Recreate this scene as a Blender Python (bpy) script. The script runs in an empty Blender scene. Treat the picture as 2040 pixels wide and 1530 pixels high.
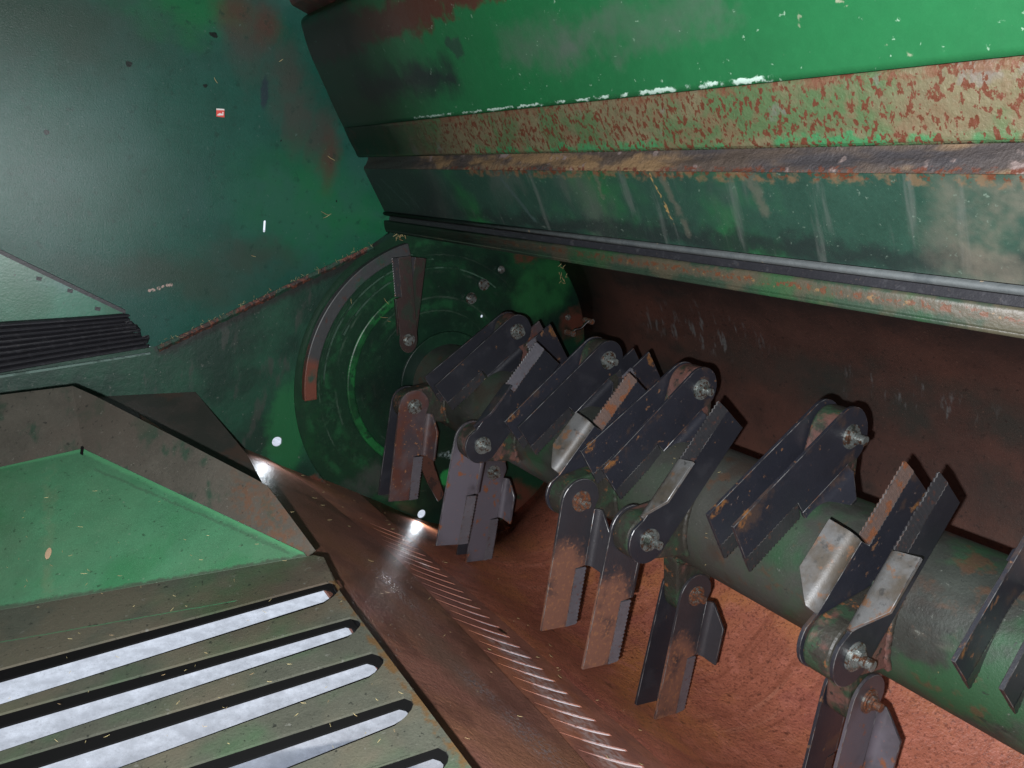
import bpy, bmesh, math, random
from math import sin, cos, pi, radians, hypot, atan2
from mathutils import Vector, Matrix
from mathutils.geometry import tessellate_polygon
random.seed(7)
S = bpy.context.scene
COL = S.collection

# ---------------------------------------------------------------- camera
F = 1530.0
ax = Vector((-1040, -435, 1530)).normalized()          # rotor axis seen from the lens
gv = Vector((-1170, 7735, 1530)).normalized()          # plumb line seen from the lens
gv = (gv - ax * ax.dot(gv)).normalized()
AX = -ax; AZ = -gv; AY = AZ.cross(AX)
O = Vector((-130 / F * 1.69, -5 / F * 1.69, 1.69))
CAM = -Vector((O.dot(AX), O.dot(AY), O.dot(AZ)))
def ray(u, v):
    d = Vector(((u - 1020) / F, (v - 765) / F, 1.0))
    return Vector((d.dot(AX), d.dot(AY), d.dot(AZ)))
def at(u, v, z): return CAM + ray(u, v) * z
def on(u, v, n, c):
    n = Vector(n); d = ray(u, v)
    return CAM + d * ((c - n.dot(CAM)) / n.dot(d))
def wdir(x, y, z):                                     # lens-frame vector to world
    d = Vector((x, y, z)); return Vector((d.dot(AX), d.dot(AY), d.dot(AZ)))
cd = bpy.data.cameras.new('camera'); co = bpy.data.objects.new('camera', cd); COL.objects.link(co)
cd.sensor_fit = 'HORIZONTAL'; cd.sensor_width = 36.0; cd.lens = 36.0 * F / 2040
cd.clip_start = 0.01; cd.clip_end = 200
rx, ry, rz = wdir(1, 0, 0), wdir(0, -1, 0), wdir(0, 0, -1)
co.matrix_world = Matrix(((rx.x, ry.x, rz.x, CAM.x), (rx.y, ry.y, rz.y, CAM.y), (rx.z, ry.z, rz.z, CAM.z), (0, 0, 0, 1)))
S.camera = co

# ---------------------------------------------------------------- world, flash, exposure
w = bpy.data.worlds.new('World'); S.world = w; w.use_nodes = True
w.node_tree.nodes['Background'].inputs[0].default_value = (0.78, 0.87, 1.0, 1)
w.node_tree.nodes['Background'].inputs[1].default_value = 1.2
def lamp(name, kind, loc, power, color=(1, 1, 1), size=.01, aim=None, spot=None):
    l = bpy.data.lights.new(name, kind); o = bpy.data.objects.new(name, l); COL.objects.link(o)
    o.location = loc; l.energy = power; l.color = color
    if kind in ('POINT', 'SPOT'): l.shadow_soft_size = size
    if kind == 'SPOT': l.spot_size = spot; l.spot_blend = .8
    if kind == 'AREA': l.size = size
    if aim is not None: o.rotation_euler = (Vector(aim) - Vector(loc)).to_track_quat('-Z', 'Y').to_euler()
    return o
flash = lamp('phone_flash', 'POINT', CAM + wdir(-.022, .020, 0), 59.0, (.95, .97, 1.0), .004)
sl_ = bpy.data.lights.new('daylight_sun', 'SUN'); so_ = bpy.data.objects.new('daylight_sun', sl_); COL.objects.link(so_)
sl_.energy = 3.0; sl_.angle = radians(1); sl_.color = (1, .96, .9); so_.rotation_euler = Vector((-.15, -1, -.62)).to_track_quat('-Z', 'Y').to_euler()
S.view_settings.view_transform = 'Standard'; S.view_settings.look = 'None'
S.view_settings.exposure = 0; S.view_settings.gamma = 1; S.view_settings.use_curve_mapping = False

# ---------------------------------------------------------------- materials
class NT:
    def __init__(s, name):
        s.m = bpy.data.materials.new(name); s.m.use_nodes = True
        s.t = s.m.node_tree; s.t.nodes.clear()
    def n(s, ty, **kw):
        o = s.t.nodes.new(ty)
        for k, v in kw.items(): setattr(o, k, v)
        return o
    def put(s, sock, v):
        if hasattr(v, 'is_linked') or hasattr(v, 'links'): s.t.links.new(v, sock)
        elif isinstance(v, (tuple, list, Vector)) and len(v) == 3 and sock.type == 'RGBA': sock.default_value = (*v, 1)
        else: sock.default_value = v
    def math(s, op, a, b=None, clamp=False):
        o = s.n('ShaderNodeMath', operation=op, use_clamp=clamp); s.put(o.inputs[0], a)
        if b is not None: s.put(o.inputs[1], b)
        return o.outputs[0]
    def vmath(s, op, a, b=None):
        o = s.n('ShaderNodeVectorMath', operation=op); s.put(o.inputs[0], a)
        if b is not None: s.put(o.inputs[1], b)
        return o.outputs[1] if op in ('LENGTH', 'DOT_PRODUCT') else o.outputs[0]
    def noise(s, vec, scale, detail=4, rough=.6, col=False, dist=0):
        o = s.n('ShaderNodeTexNoise'); s.put(o.inputs['Vector'], vec)
        o.inputs['Scale'].default_value = scale; o.inputs['Detail'].default_value = detail
        o.inputs['Roughness'].default_value = rough; o.inputs['Distortion'].default_value = dist
        return o.outputs['Color'] if col else o.outputs[0]
    def ramp(s, v, lo, hi):
        o = s.n('ShaderNodeMapRange'); o.interpolation_type = 'SMOOTHSTEP'
        s.put(o.inputs[0], v); o.inputs[1].default_value = lo; o.inputs[2].default_value = hi
        if lo > hi:
            o.inputs[1].default_value = hi; o.inputs[2].default_value = lo
            o.inputs[3].default_value = 1; o.inputs[4].default_value = 0
        return o.outputs[0]
    def mix(s, f, a, b):
        o = s.n('ShaderNodeMix', data_type='RGBA'); s.put(o.inputs[0], f)
        s.put(o.inputs[6], a); s.put(o.inputs[7], b); return o.outputs[2]
    def mixf(s, f, a, b):
        o = s.n('ShaderNodeMix', data_type='FLOAT'); s.put(o.inputs[0], f)
        s.put(o.inputs[2], a); s.put(o.inputs[3], b); return o.outputs[0]

def L(color, noise=None, thr=(.5, .6), reg=None, op=1.0, rough=None, stretch=(1, 1, 1), detail=4, warp=.03, soft=.5, metal=None, seg=None, ring=None):
    """one layer of paint, dirt, wear, rust or painted light: noise threshold times a region of the surface"""
    return dict(color=color, noise=noise, thr=thr, reg=reg, op=op, rough=rough, stretch=stretch, detail=detail, warp=warp, soft=soft, metal=metal, seg=seg, ring=ring)

def mat(name, base, layers=(), rough=.5, metal=0.0, bump=(), coord='world', vary=.25, vscale=9, spec=.5, coat=0):
    N = NT(name)
    if coord == 'world':
        P = N.n('ShaderNodeNewGeometry').outputs['Position']
    else:
        tc = N.n('ShaderNodeTexCoord').outputs['Object']
        ri = N.n('ShaderNodeObjectInfo').outputs['Random']
        cmb = N.n('ShaderNodeCombineXYZ')
        for i, k in enumerate((7.3, 11.1, 5.7)): N.put(cmb.inputs[i], N.math('MULTIPLY', ri, k))
        P0 = tc; P = N.vmath('ADD', tc, cmb.outputs[0])
    RP = P if coord == 'world' else P0
    c = base; r = rough; me = metal
    # gentle uneven tone of the paint itself
    v = N.noise(P, vscale, 5, .65)
    v2 = N.noise(P, vscale * 14, 3, .7)
    vv = N.math('ADD', N.math('MULTIPLY', v, .65), N.math('MULTIPLY', v2, .35))
    k = N.math('ADD', N.math('MULTIPLY', N.math('SUBTRACT', vv, .5), vary * 5), 1.0)
    hs = N.n('ShaderNodeVectorMath', operation='SCALE'); hs.inputs[0].default_value = base; N.put(hs.inputs[3], N.math('MAXIMUM', k, .25))
    c = hs.outputs[0]
    warpn = {}
    for l in layers:
        m = None
        if l['noise']:
            vec = P
            if l['stretch'] != (1, 1, 1): vec = N.vmath('MULTIPLY', P, l['stretch'])
            nz = N.noise(vec, l['noise'], l['detail'], .6)
            m = N.ramp(nz, l['thr'][0], l['thr'][1])
        if l['reg'] or l['seg'] or l['ring']:
            wk = l['warp']
            if wk not in warpn:
                wn = N.noise(P, .5 / max(wk, .004), 4, .65, col=True)
                wn = N.vmath('SUBTRACT', wn, (.5, .5, .5)); wn = N.vmath('SCALE', wn)
                wn.node.inputs[3].default_value = wk * 3
                warpn[wk] = N.vmath('ADD', RP, wn)
            WP = warpn[wk]; tot = None
            for (ctr, rad) in (l['reg'] or []):
                if not hasattr(rad, '__len__'): rad = (rad,) * 3
                q = N.vmath('SUBTRACT', WP, tuple(ctr)); q = N.vmath('DIVIDE', q, tuple(rad))
                d = N.ramp(N.vmath('LENGTH', q), 1.0, 1.0 - l['soft'])
                tot = d if tot is None else N.math('MAXIMUM', tot, d)
            for (r0, hw_) in (l['ring'] or []):            # band round the rotor axis
                q = N.vmath('MULTIPLY', WP, (0, 1, 1))
                d = N.math('ABSOLUTE', N.math('SUBTRACT', N.vmath('LENGTH', q), r0))
                d = N.ramp(d, hw_, hw_ * (1 - l['soft']))
                tot = d if tot is None else N.math('MAXIMUM', tot, d)
            for (a, b, rr) in (l['seg'] or []):            # capsule round the segment a-b
                a = Vector(a); b = Vector(b); ab = b - a
                q = N.vmath('SUBTRACT', WP, tuple(a))
                t = N.math('DIVIDE', N.vmath('DOT_PRODUCT', q, tuple(ab)), ab.length_squared, True)
                sc = N.n('ShaderNodeVectorMath', operation='SCALE'); sc.inputs[0].default_value = ab; N.put(sc.inputs[3], t)
                d = N.vmath('LENGTH', N.vmath('SUBTRACT', q, sc.outputs[0]))
                d = N.ramp(d, rr, rr * (1 - l['soft']))
                tot = d if tot is None else N.math('MAXIMUM', tot, d)
            m = tot if m is None else N.math('MULTIPLY', m, tot)
        if m is None: m = 1.0
        if l['op'] != 1.0: m = N.math('MULTIPLY', m, l['op'])
        c = N.mix(m, c, l['color'])
        if l['rough'] is not None: r = N.mixf(m, r, l['rough'])
        if l['metal'] is not None: me = N.mixf(m, me, l['metal'])
    b = N.n('ShaderNodeBsdfPrincipled'); o = N.n('ShaderNodeOutputMaterial')
    N.put(b.inputs['Base Color'], c); N.put(b.inputs['Roughness'], r); N.put(b.inputs['Metallic'], me)
    b.inputs['Specular IOR Level'].default_value = spec
    nrm = None
    for (sc, st, ds) in bump:
        bn = N.n('ShaderNodeBump'); bn.inputs['Strength'].default_value = st; bn.inputs['Distance'].default_value = ds
        N.put(bn.inputs['Height'], N.noise(P, sc, 4, .6))
        if nrm is not None: N.put(bn.inputs['Normal'], nrm)
        nrm = bn.outputs[0]
    if nrm is not None: N.put(b.inputs['Normal'], nrm)
    N.t.links.new(b.outputs[0], o.inputs[0])
    return N.m

# ---------------------------------------------------------------- mesh helpers
def link(o, parent=None):
    COL.objects.link(o)
    if parent is not None:
        o.parent = parent; o.matrix_parent_inverse = parent.matrix_world.inverted()
    return o
def mesh(name, verts, faces, m, parent=None, bevel=0, smooth=False):
    me = bpy.data.meshes.new(name); me.from_pydata([tuple(v) for v in verts], [], faces); me.update()
    bm = bmesh.new(); bm.from_mesh(me); bmesh.ops.remove_doubles(bm, verts=bm.verts, dist=1e-6)
    bmesh.ops.recalc_face_normals(bm, faces=bm.faces)
    bm.to_mesh(me); bm.free()
    if smooth:
        for p in me.polygons: p.use_smooth = True
    me.materials.append(m)
    o = bpy.data.objects.new(name, me); link(o, parent)
    if bevel:
        md = o.modifiers.new('bevel', 'BEVEL'); md.width = bevel; md.segments = 2; md.limit_method = 'ANGLE'; md.angle_limit = radians(35)
    return o
def thing(name, label, cat, loc=(0, 0, 0), group=None):
    o = bpy.data.objects.new(name, None); COL.objects.link(o); o.location = loc; o.empty_display_size = .02
    o.matrix_world = Matrix.Translation(loc)
    return tag(o, label, cat, group)
def tag(o, label=None, cat=None, group=None, kind=None):
    if label: o['label'] = label
    if cat: o['category'] = cat
    if group: o['group'] = group
    if kind: o['kind'] = kind
    return o
def plate(name, pts, m, th=.002, holes=(), parent=None, bevel=0, n=None):
    """flat sheet of metal with real thickness; pts and holes are coplanar 3D loops; thickness goes along -n"""
    pts = [Vector(p) for p in pts]; holes = [[Vector(p) for p in h] for h in holes]
    if n is None:
        n = Vector((0, 0, 0))
        for i in range(len(pts)): n += pts[i].cross(pts[(i + 1) % len(pts)])
        n.normalize()
        if n.dot(CAM - pts[0]) < 0: n = -n
    loops = [pts] + holes
    tris = tessellate_polygon([[p for p in l] for l in loops])
    flat = [p for l in loops for p in l]; k = len(flat)
    verts = flat + [p - n * th for p in flat]
    faces = [tuple(t) for t in tris] + [tuple(i + k for i in reversed(t)) for t in tris]
    b = 0
    for l in loops:
        c = len(l)
        for i in range(c):
            j = (i + 1) % c; faces.append((b + i, b + j, b + j + k, b + i + k))
        b += c
    me = bpy.data.meshes.new(name); me.from_pydata([tuple(v) for v in verts], [], faces); me.update()
    bm = bmesh.new(); bm.from_mesh(me)
    bmesh.ops.recalc_face_normals(bm, faces=bm.faces)
    bmesh.ops.dissolve_limit(bm, angle_limit=radians(.5), verts=bm.verts, edges=bm.edges) if bevel else None
    bm.to_mesh(me); bm.free(); me.materials.append(m)
    o = bpy.data.objects.new(name, me); link(o, parent)
    if bevel:
        md = o.modifiers.new('bevel', 'BEVEL'); md.width = bevel; md.segments = 2; md.limit_method = 'ANGLE'; md.angle_limit = radians(35)
    return o
def extrude(name, prof, x0, x1, m, parent=None, th=.0025, smooth=False, nx=1, bevel=0):
    """folded sheet: open profile [(y,z)...] run along X, thickened away from the camera"""
    v = []; f = []
    P = [Vector(p) for p in prof]; k = len(P); nr = []
    for i in range(k):
        d = (P[min(i + 1, k - 1)] - P[max(i - 1, 0)]).normalized(); q = Vector((d.y, -d.x))
        if q.dot(Vector((CAM.y, CAM.z)) - P[i]) > 0: q = -q
        nr.append(q)
    for s in range(nx + 1):
        x = x0 + (x1 - x0) * s / nx
        v += [(x, p.x, p.y) for p in P] + [(x, p.x + q.x * th, p.y + q.y * th) for p, q in zip(P, nr)]
    w2 = 2 * k
    for s in range(nx):
        a = s * w2; b = a + w2
        for i in range(k - 1):
            f += [(a + i, a + i + 1, b + i + 1, b + i), (a + k + i, b + k + i, b + k + i + 1, a + k + i + 1)]
        f += [(a, b, b + k, a + k), (a + k - 1, a + w2 - 1, b + w2 - 1, b + k - 1)]
    for a in (0, nx * w2):
        for i in range(k - 1): f.append((a + i, a + k + i, a + k + i + 1, a + i + 1))
    return mesh(name, v, f, m, parent, smooth=smooth, bevel=bevel)
def disc_x(verts, faces, c, r0, r1, x0, x1, n=48, a0=0, a1=2 * pi, cap=True):
    """append a ring / tube around X at centre c=(y,z): between radii r0<r1 and planes x0<x1"""
    full = abs(a1 - a0 - 2 * pi) < 1e-6; b = len(verts); m = n if full else n + 1
    for i in range(m):
        a = a0 + (a1 - a0) * i / n; cy, cz = cos(a), sin(a)
        for (r, x) in ((r0, x0), (r1, x0), (r1, x1), (r0, x1)): verts.append((x, c[0] + r * cy, c[1] + r * cz))
    for i in range(n):
        p = b + i * 4; q = b + ((i + 1) % m) * 4
        for k in range(4): faces.append((p + k, p + (k + 1) % 4, q + (k + 1) % 4, q + k))
    if not full:
        faces.append((b, b + 1, b + 2, b + 3)); e = b + (m - 1) * 4; faces.append((e + 3, e + 2, e + 1, e))
def prism_x(verts, faces, loop, x0, x1):
    b = len(verts); k = len(loop)
    verts += [(x0, y, z) for y, z in loop] + [(x1, y, z) for y, z in loop]
    faces.append(tuple(range(b, b + k))); faces.append(tuple(range(b + 2 * k - 1, b + k - 1, -1)))
    for i in range(k):
        j = (i + 1) % k; faces.append((b + i, b + j, b + k + j, b + k + i))
def circ(c, r, n=24, a0=0):
    return [(c[0] + r * cos(a0 + 2 * pi * i / n), c[1] + r * sin(a0 + 2 * pi * i / n)) for i in range(n)]
X0 = lambda u, v, x=0: on(u, v, (1, 0, 0), x)

# ================================================================ LARGE STRUCTURE
# ---- planes
XE = 1.72
nF = (0, .167, .37); cF = Vector(nF).dot(Vector((0, -.42, -.148)))            # trough floor, left part
def FL(u, v, up=0): return on(u, v, nF, cF) + Vector(nF).normalized() * up
def floor_z(y): return (cF - nF[1] * y) / nF[2]
nP = Vector((0, -.257, .943)).normalized(); cP = nP.dot(at(780, 1330, .64))     # slotted plate
def PL(u, v, dn=0): return on(u, v, nP, cP - dn)
def plate_z(y, dn=0): return (cP - dn - nP.y * y) / nP.z

# ---- ground far below, seen through slots and slits
m_ground = mat('pale_gravel', (.44, .46, .50), [L((.36, .375, .41), 18, (.45, .70)), L((.28, .29, .32), 150, (.56, .70), op=.6), L((.85, .62, .55), reg=[((1.0, 1.1, -1.0), (1.6, 1.1, 1))], op=.9, warp=.02)], rough=.9, vary=.35, vscale=30)  # pink patch tints the ground to colour the glow in the slits
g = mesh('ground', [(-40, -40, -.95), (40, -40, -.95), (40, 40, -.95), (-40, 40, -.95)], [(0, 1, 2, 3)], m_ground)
tag(g, kind='structure')

GR = (.012, .17, .052)       # machine green
DG = (.010, .055, .030)
GY = (.060, .062, .055)
RU = (.20, .050, .022)
RD = (.10, .026, .015)
BK = (.012, .012, .014)
TAN = (.33, .22, .12)

# ---- end wall, lower sheet with round recess
arc_ = [(.335 * cos(radians(226 - i * 2)), .335 * sin(radians(226 - i * 2))) for i in range(64)]
b_out = [(-1.12, -.32), (-.62, -.13), (-.5, -.15), (-.27, -.36)] + arc_ + [(-.05, .5), (-.16, .5), (-.16, .302), (-.205, .278), (-.60, .049), (-.68, .045), (-1.12, .045)]
hole1 = X0(552, 880, -.015)
m_end = mat('dark_green_end_sheet', (.010, .060, .034), [
    L((.004, .020, .014), 7, (.42, .62), op=.7),
    L((.05, .06, .05), reg=[(X0(740, 970, -.015), (.1, .14, .07))], op=.75, noise=12, thr=(.3, .6)),
    L((.05, .055, .048), 30, (.56, .68), op=.6, stretch=(1, 1, .35)),
    L((.014, .14, .045), reg=[(X0(575, 850, -.015), (.1, .05, .13)), (X0(1080, 560, -.015), (.1, .1, .09))], op=.7),
    L((.16, .17, .15), 160, (.66, .72), op=.6),
    L((.11, .035, .022), reg=[(X0(760, 1020, -.015), (.1, .16, .030)), (X0(640, 960, -.015), (.1, .05, .02)), (X0(920, 1045, -.015), (.1, .14, .03))], op=.95, noise=60, thr=(.3, .5), warp=.02),
    L((.012, .010, .010), seg=[(X0(325, 690, -.015), X0(745, 495, -.015), .022)], op=.8, warp=.006, soft=.6),
    ], rough=.42, bump=[(90, .25, .002), (500, .3, .0005)])
th = thing('end_wall', 'dark green end wall sheet behind the rotor with a round recess', 'wall', (0, 0, -.4))
plate('wall_sheet', [(-.015, y, z) for y, z in b_out], m_end, .003,
      holes=[[(-.015, y, z) for y, z in circ((hole1.y, hole1.z), .0100, 20)]], parent=th, n=Vector((1, 0, 0)))
# recess
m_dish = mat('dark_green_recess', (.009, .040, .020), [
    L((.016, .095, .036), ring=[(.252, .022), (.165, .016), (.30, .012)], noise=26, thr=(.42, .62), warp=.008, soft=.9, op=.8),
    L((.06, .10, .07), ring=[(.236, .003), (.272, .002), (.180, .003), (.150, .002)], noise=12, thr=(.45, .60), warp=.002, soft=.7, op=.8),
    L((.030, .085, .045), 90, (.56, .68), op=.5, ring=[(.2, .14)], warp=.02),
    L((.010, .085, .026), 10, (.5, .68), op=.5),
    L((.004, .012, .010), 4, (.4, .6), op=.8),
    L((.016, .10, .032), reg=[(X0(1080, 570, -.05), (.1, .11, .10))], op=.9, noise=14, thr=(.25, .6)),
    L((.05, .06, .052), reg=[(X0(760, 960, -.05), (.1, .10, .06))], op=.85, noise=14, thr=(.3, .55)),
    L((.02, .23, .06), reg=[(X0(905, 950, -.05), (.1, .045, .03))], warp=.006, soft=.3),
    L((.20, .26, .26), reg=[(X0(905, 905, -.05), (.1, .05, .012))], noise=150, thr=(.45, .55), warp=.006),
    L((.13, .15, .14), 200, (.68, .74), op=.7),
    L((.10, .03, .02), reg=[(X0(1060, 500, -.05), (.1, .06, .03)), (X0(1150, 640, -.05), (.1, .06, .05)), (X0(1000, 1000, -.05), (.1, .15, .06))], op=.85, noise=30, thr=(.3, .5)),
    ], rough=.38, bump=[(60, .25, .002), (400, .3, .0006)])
hole2 = X0(840, 1024, -.05); holes = [circ((hole2.y, hole2.z), .0105, 20)]
for (u, v, r) in ((960, 630, .0035), (928, 686, .004)):
    p = X0(u, v, -.05)
    holes.append(circ((p.y, p.z), r, 10))
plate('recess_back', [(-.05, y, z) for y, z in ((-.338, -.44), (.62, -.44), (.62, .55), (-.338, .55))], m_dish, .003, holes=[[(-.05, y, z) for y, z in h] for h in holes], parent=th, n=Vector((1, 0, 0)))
v = []; f = []; disc_x(v, f, (0, 0), .335, .345, -.05, -.0145, 70, radians(98), radians(227))
mesh('recess_rim', v, f, m_end, th, smooth=False)
# worn arc strip, pressed rings
m_strip = mat('worn_strip', (.055, .058, .060), [
    L((.17, .055, .035), reg=[((-.03, -.31, -.05), (.1, .06, .10)), ((-.03, -.33, .02), (.1, .03, .16))], op=1, noise=25, thr=(.25, .4), warp=.01, soft=.3),
    L((.03, .07, .05), 20, (.5, .7)), L((.10, .035, .025), 90, (.6, .68), op=.6)], rough=.45, bump=[(300, .4, .0006)])
v = []; f = []; disc_x(v, f, (0, 0), .283, .309, -.047, -.030, 60, radians(112), radians(190))
mesh('worn_arc_strip', v, f, m_strip, th, bevel=.002)
m_ring = mat('bright_worn_green_ring', (.014, .13, .035), [L((.006, .030, .014), 14, (.42, .6), op=.9), L((.008, .05, .02), 50, (.5, .6), stretch=(1, 1, 1))], rough=.4, bump=[(200, .5, .0008)])
v = []; f = []; disc_x(v, f, (0, 0), .196, .214, -.047, -.041, 90, radians(118), radians(256)); mesh('pressed_ring', v, f, m_ring, th, bevel=.003)
m_thin = mat('thin_worn_edge', (.05, .10, .07), [L((.01, .04, .02), 30, (.45, .6))], rough=.4)
for r, a, b in ((.262, 100, 185), (.243, 60, 160), (.279, 110, 150)):
    v = []; f = []; disc_x(v, f, (0, 0), r, r + .003, -.047, -.044, 60, radians(a), radians(b)); mesh('pressed_ridge', v, f, m_thin, th)
# bolts on the recess plate
m_bolt = mat('dull_zinc_bolt', (.23, .25, .24), [L((.10, .05, .03), 180, (.5, .6)), L((.05, .06, .05), 70, (.5, .7))], rough=.35, metal=.6, coord='object', bump=[(500, .4, .0006)])
m_bolt_rusty = mat('rusty_bolt', (.10, .055, .04), [L((.24, .24, .22), 120, (.52, .6), metal=.7), L((.20, .07, .03), 260, (.5, .6))], rough=.5, metal=.2, coord='object', bump=[(600, .5, .0008)])
def bolt_mesh(name, r=.0085, wr=.0145, h=.008, tail=.010, m=None):
    """hex nut on a washer with a threaded end; axis +X, base at the origin"""
    v = []; f = []
    prism_x(v, f, circ((0, 0), wr, 28), 0, .0025)
    prism_x(v, f, circ((0, 0), wr * .86, 28), .0025, .0042)
    prism_x(v, f, circ((0, 0), r * 1.12, 6, .3), .0042, h * .75)
    prism_x(v, f, circ((0, 0), r * 1.0, 6, .3), h * .75, h)
    if tail:
        for k in range(6):
            x = h + tail * k / 6
            prism_x(v, f, circ((0, 0), r * (.62 if k % 2 else .55), 16), x, x + tail / 6)
    me = bpy.data.meshes.new(name); me.from_pydata(v, [], f); me.update(); me.materials.append(m); return me
bm_small = bolt_mesh('small_bolt', .0085, .0125, .012, .0, m_bolt)
for i, (u, v_, s) in enumerate(((938, 594, 1.05), (963, 567, 1.05), (998, 537, .7), (1131, 632, .6))):
    p = X0(u, v_, -.045); o = bpy.data.objects.new('bolt_head', bm_small); o.location = p; o.scale = (s,) * 3
    o.rotation_euler = (i * .7, 0, 0); link(o, th)

# ---- upper side sheet (teal, above the seam)
m_teal = mat('grimy_teal_green_sheet', (.012, .074, .053), [
    L((.012, .13, .045), reg=[(X0(640, 420), (.1, .24, .16)), (X0(380, 20), (.1, .2, .07)), (X0(700, 440), (.1, .12, .09))], op=.9, warp=.05, soft=.9),
    L((.030, .095, .080), 5, (.45, .65), op=.5),
    L((.040, .048, .036), reg=[(X0(330, 560), (.1, .26, .07)), (X0(500, 530), (.1, .16, .06)), (X0(60, 30), (.1, .3, .12))], op=.6, warp=.05, soft=.9),
    L((.055, .050, .043), reg=[(X0(505, 70), (.1, .06, .12)), (X0(570, 160), (.1, .06, .10)), (X0(600, 230), (.1, .05, .10)), (X0(640, 270), (.1, .045, .09))], op=.75, warp=.03, soft=.9),
    L((.085, .032, .026), reg=[(X0(465, 20), (.1, .05, .06)), (X0(530, 50), (.1, .04, .05)), (X0(657, 315), (.1, .030, .085))], op=.7, warp=.012, soft=.98),
    L((.020, .035, .045), reg=[(X0(527, 185), (.1, .009, .034))], op=.9, warp=.004, soft=.5),
    L((.008, .035, .026), 55, (.58, .72), op=.55),
    L((.006, .020, .015), 170, (.64, .74), op=.6),
    L((.10, .15, .13), 120, (.64, .74), op=.5),
    L((.006, .012, .01), reg=[(X0(425, 69), (.1, .007, .005)), (X0(257, 127), (.1, .006, .005)), (X0(92, 263), (.1, .004, .004)), (X0(409, 171), (.1, .005, .004)), (X0(560, 280), (.1, .002, .002)), (X0(670, 400), (.1, .002, .003))], warp=.003, soft=.3),
    L((.42, .30, .26), reg=[(X0(u, 580 - (u - 298) * .32), (.1, .0035, .0035)) for u in (299, 306, 316, 325, 334, 340)], warp=.003, soft=.4, noise=200, thr=(.35, .5)),
    ], rough=.30, bump=[(420, .5, .0005), (1200, .5, .0003)], vary=.24, vscale=14, spec=.22)
sl = X0(527, 451); slot = []
for i in range(12):
    a = 2 * pi * i / 12; slot.append((0, sl.y + .0022 * cos(a), sl.z + .0022 * sin(a) + (.0085 if sin(a) > 0 else -.0085)))
tw = thing('side_sheet', 'grimy teal green side sheet above the rotor with a small red sticker', 'panel', (0, -.6, .3))
tp = [X0(310, 690), X0(738, 489), (0, -.178, .302), (0, -.14, .45), (0, -.14, .98), (0, -1.12, .98), (0, -1.12, .03)]
plate('painted_sheet', tp, m_teal, .003, holes=[slot], parent=tw, n=Vector((1, 0, 0)))
# rolled rim with dirt along the seam
m_rim = mat('rusty_rim', (.035, .022, .018), [L((.14, .045, .028), 120, (.5, .58)), L((.012, .05, .03), 20, (.5, .6))], rough=.6, bump=[(250, .8, .003)])
a, b = X0(312, 690), X0(740, 488); v = []; f = []
dn = Vector((0, (b - a).z, -(b - a).y)).normalized(); n = 60
for i in range(n + 1):
    p = a.lerp(b, i / n); j = .0012 * random.uniform(-1, 1)
    for (ox, on_) in ((-.012, .001), (.004, -.001), (.006, .005 + j), (.002, .011 + j), (-.012, .012)): v.append((p.x + ox, p.y + dn.y * on_, p.z + dn.z * on_))
for i in range(n):
    for k in range(5): f.append((i * 5 + k, i * 5 + (k + 1) % 5, (i + 1) * 5 + (k + 1) % 5, (i + 1) * 5 + k))
f += [tuple(range(5)), tuple(range(n * 5 + 4, n * 5 - 1, -1))]
mesh('seam_rim', v, f, m_rim, tw)
# red sticker
m_red = mat('red_sticker', (.75, .07, .05), rough=.5, vary=.05); m_wht = mat('white_print', (.8, .75, .72), rough=.5, vary=.05)
st = thing('sticker', 'tiny red and white square sticker on the teal side sheet', 'sticker', X0(438, 224, .001))
def quad_px(name, pts, x, m, parent, th=.0004): return plate(name, [X0(u, v, x) for u, v in pts], m, th, parent=parent, n=Vector((1, 0, 0)))
quad_px('backing', [(431, 216), (447, 217), (447, 234), (431, 232)], .0008, m_red, st)
quad_px('print', [(431, 216), (447, 217), (447, 220), (431, 219)], .0014, m_wht, st)
quad_px('print', [(433, 228), (438, 225), (443, 227), (443, 223), (445, 223), (445, 230), (433, 230)], .0014, m_wht, st)

# ---- lower left sheet below the diagonal seam
m_low = mat('light_teal_lower_sheet', (.030, .15, .095), [
    L((.07, .17, .15), reg=[(X0(110, 560, .012), (.1, .10, .03))], op=.8, warp=.03, soft=.9),
    L((.018, .10, .05), 6, (.42, .6), op=.7), L((.008, .02, .015), 150, (.66, .72), op=.8)], rough=.35, bump=[(260, .3, .0006)])
lw = thing('lower_side_sheet', 'light teal sheet under the diagonal seam above the black rubber strip', 'panel', (0, -.8, .1))
plate('painted_sheet', [X0(-320, 345, .010), X0(0, 503, .010), X0(245, 622, .010), X0(262, 660, .010), X0(-320, 740, .010)], m_low, .004, parent=lw, n=Vector((1, 0, 0)), bevel=.001)
m_blk = mat('black_rubber_and_dark_gaps', (.017, .017, .021), [L((.05, .05, .055), 90, (.55, .7), op=.6), L((.06, .05, .045), 300, (.62, .7), op=.6)], rough=.5, bump=[(300, .5, .0008)])  # rubber; also blackens the seam strip, slot marks and beam groove
plate('dark_seam_strip', [X0(-320, 338, .014), X0(0, 497, .014), X0(250, 618, .014), X0(250, 626, .014), X0(0, 506, .014), X0(-320, 348, .014)], m_blk, .006, parent=lw, n=Vector((1, 0, 0)))  # black strip put in for the dark of the open seam groove
for (u, v_) in ((78, 556), (140, 580), (195, 616)):
    quad_px('dark_slot_mark', [(u - 5, v_ - 5), (u + 6, v_ - 3), (u + 4, v_ + 4), (u - 6, v_ + 2)], .0125, m_blk, lw, .003)  # black chips laid on for the darkness of small slot holes
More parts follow.
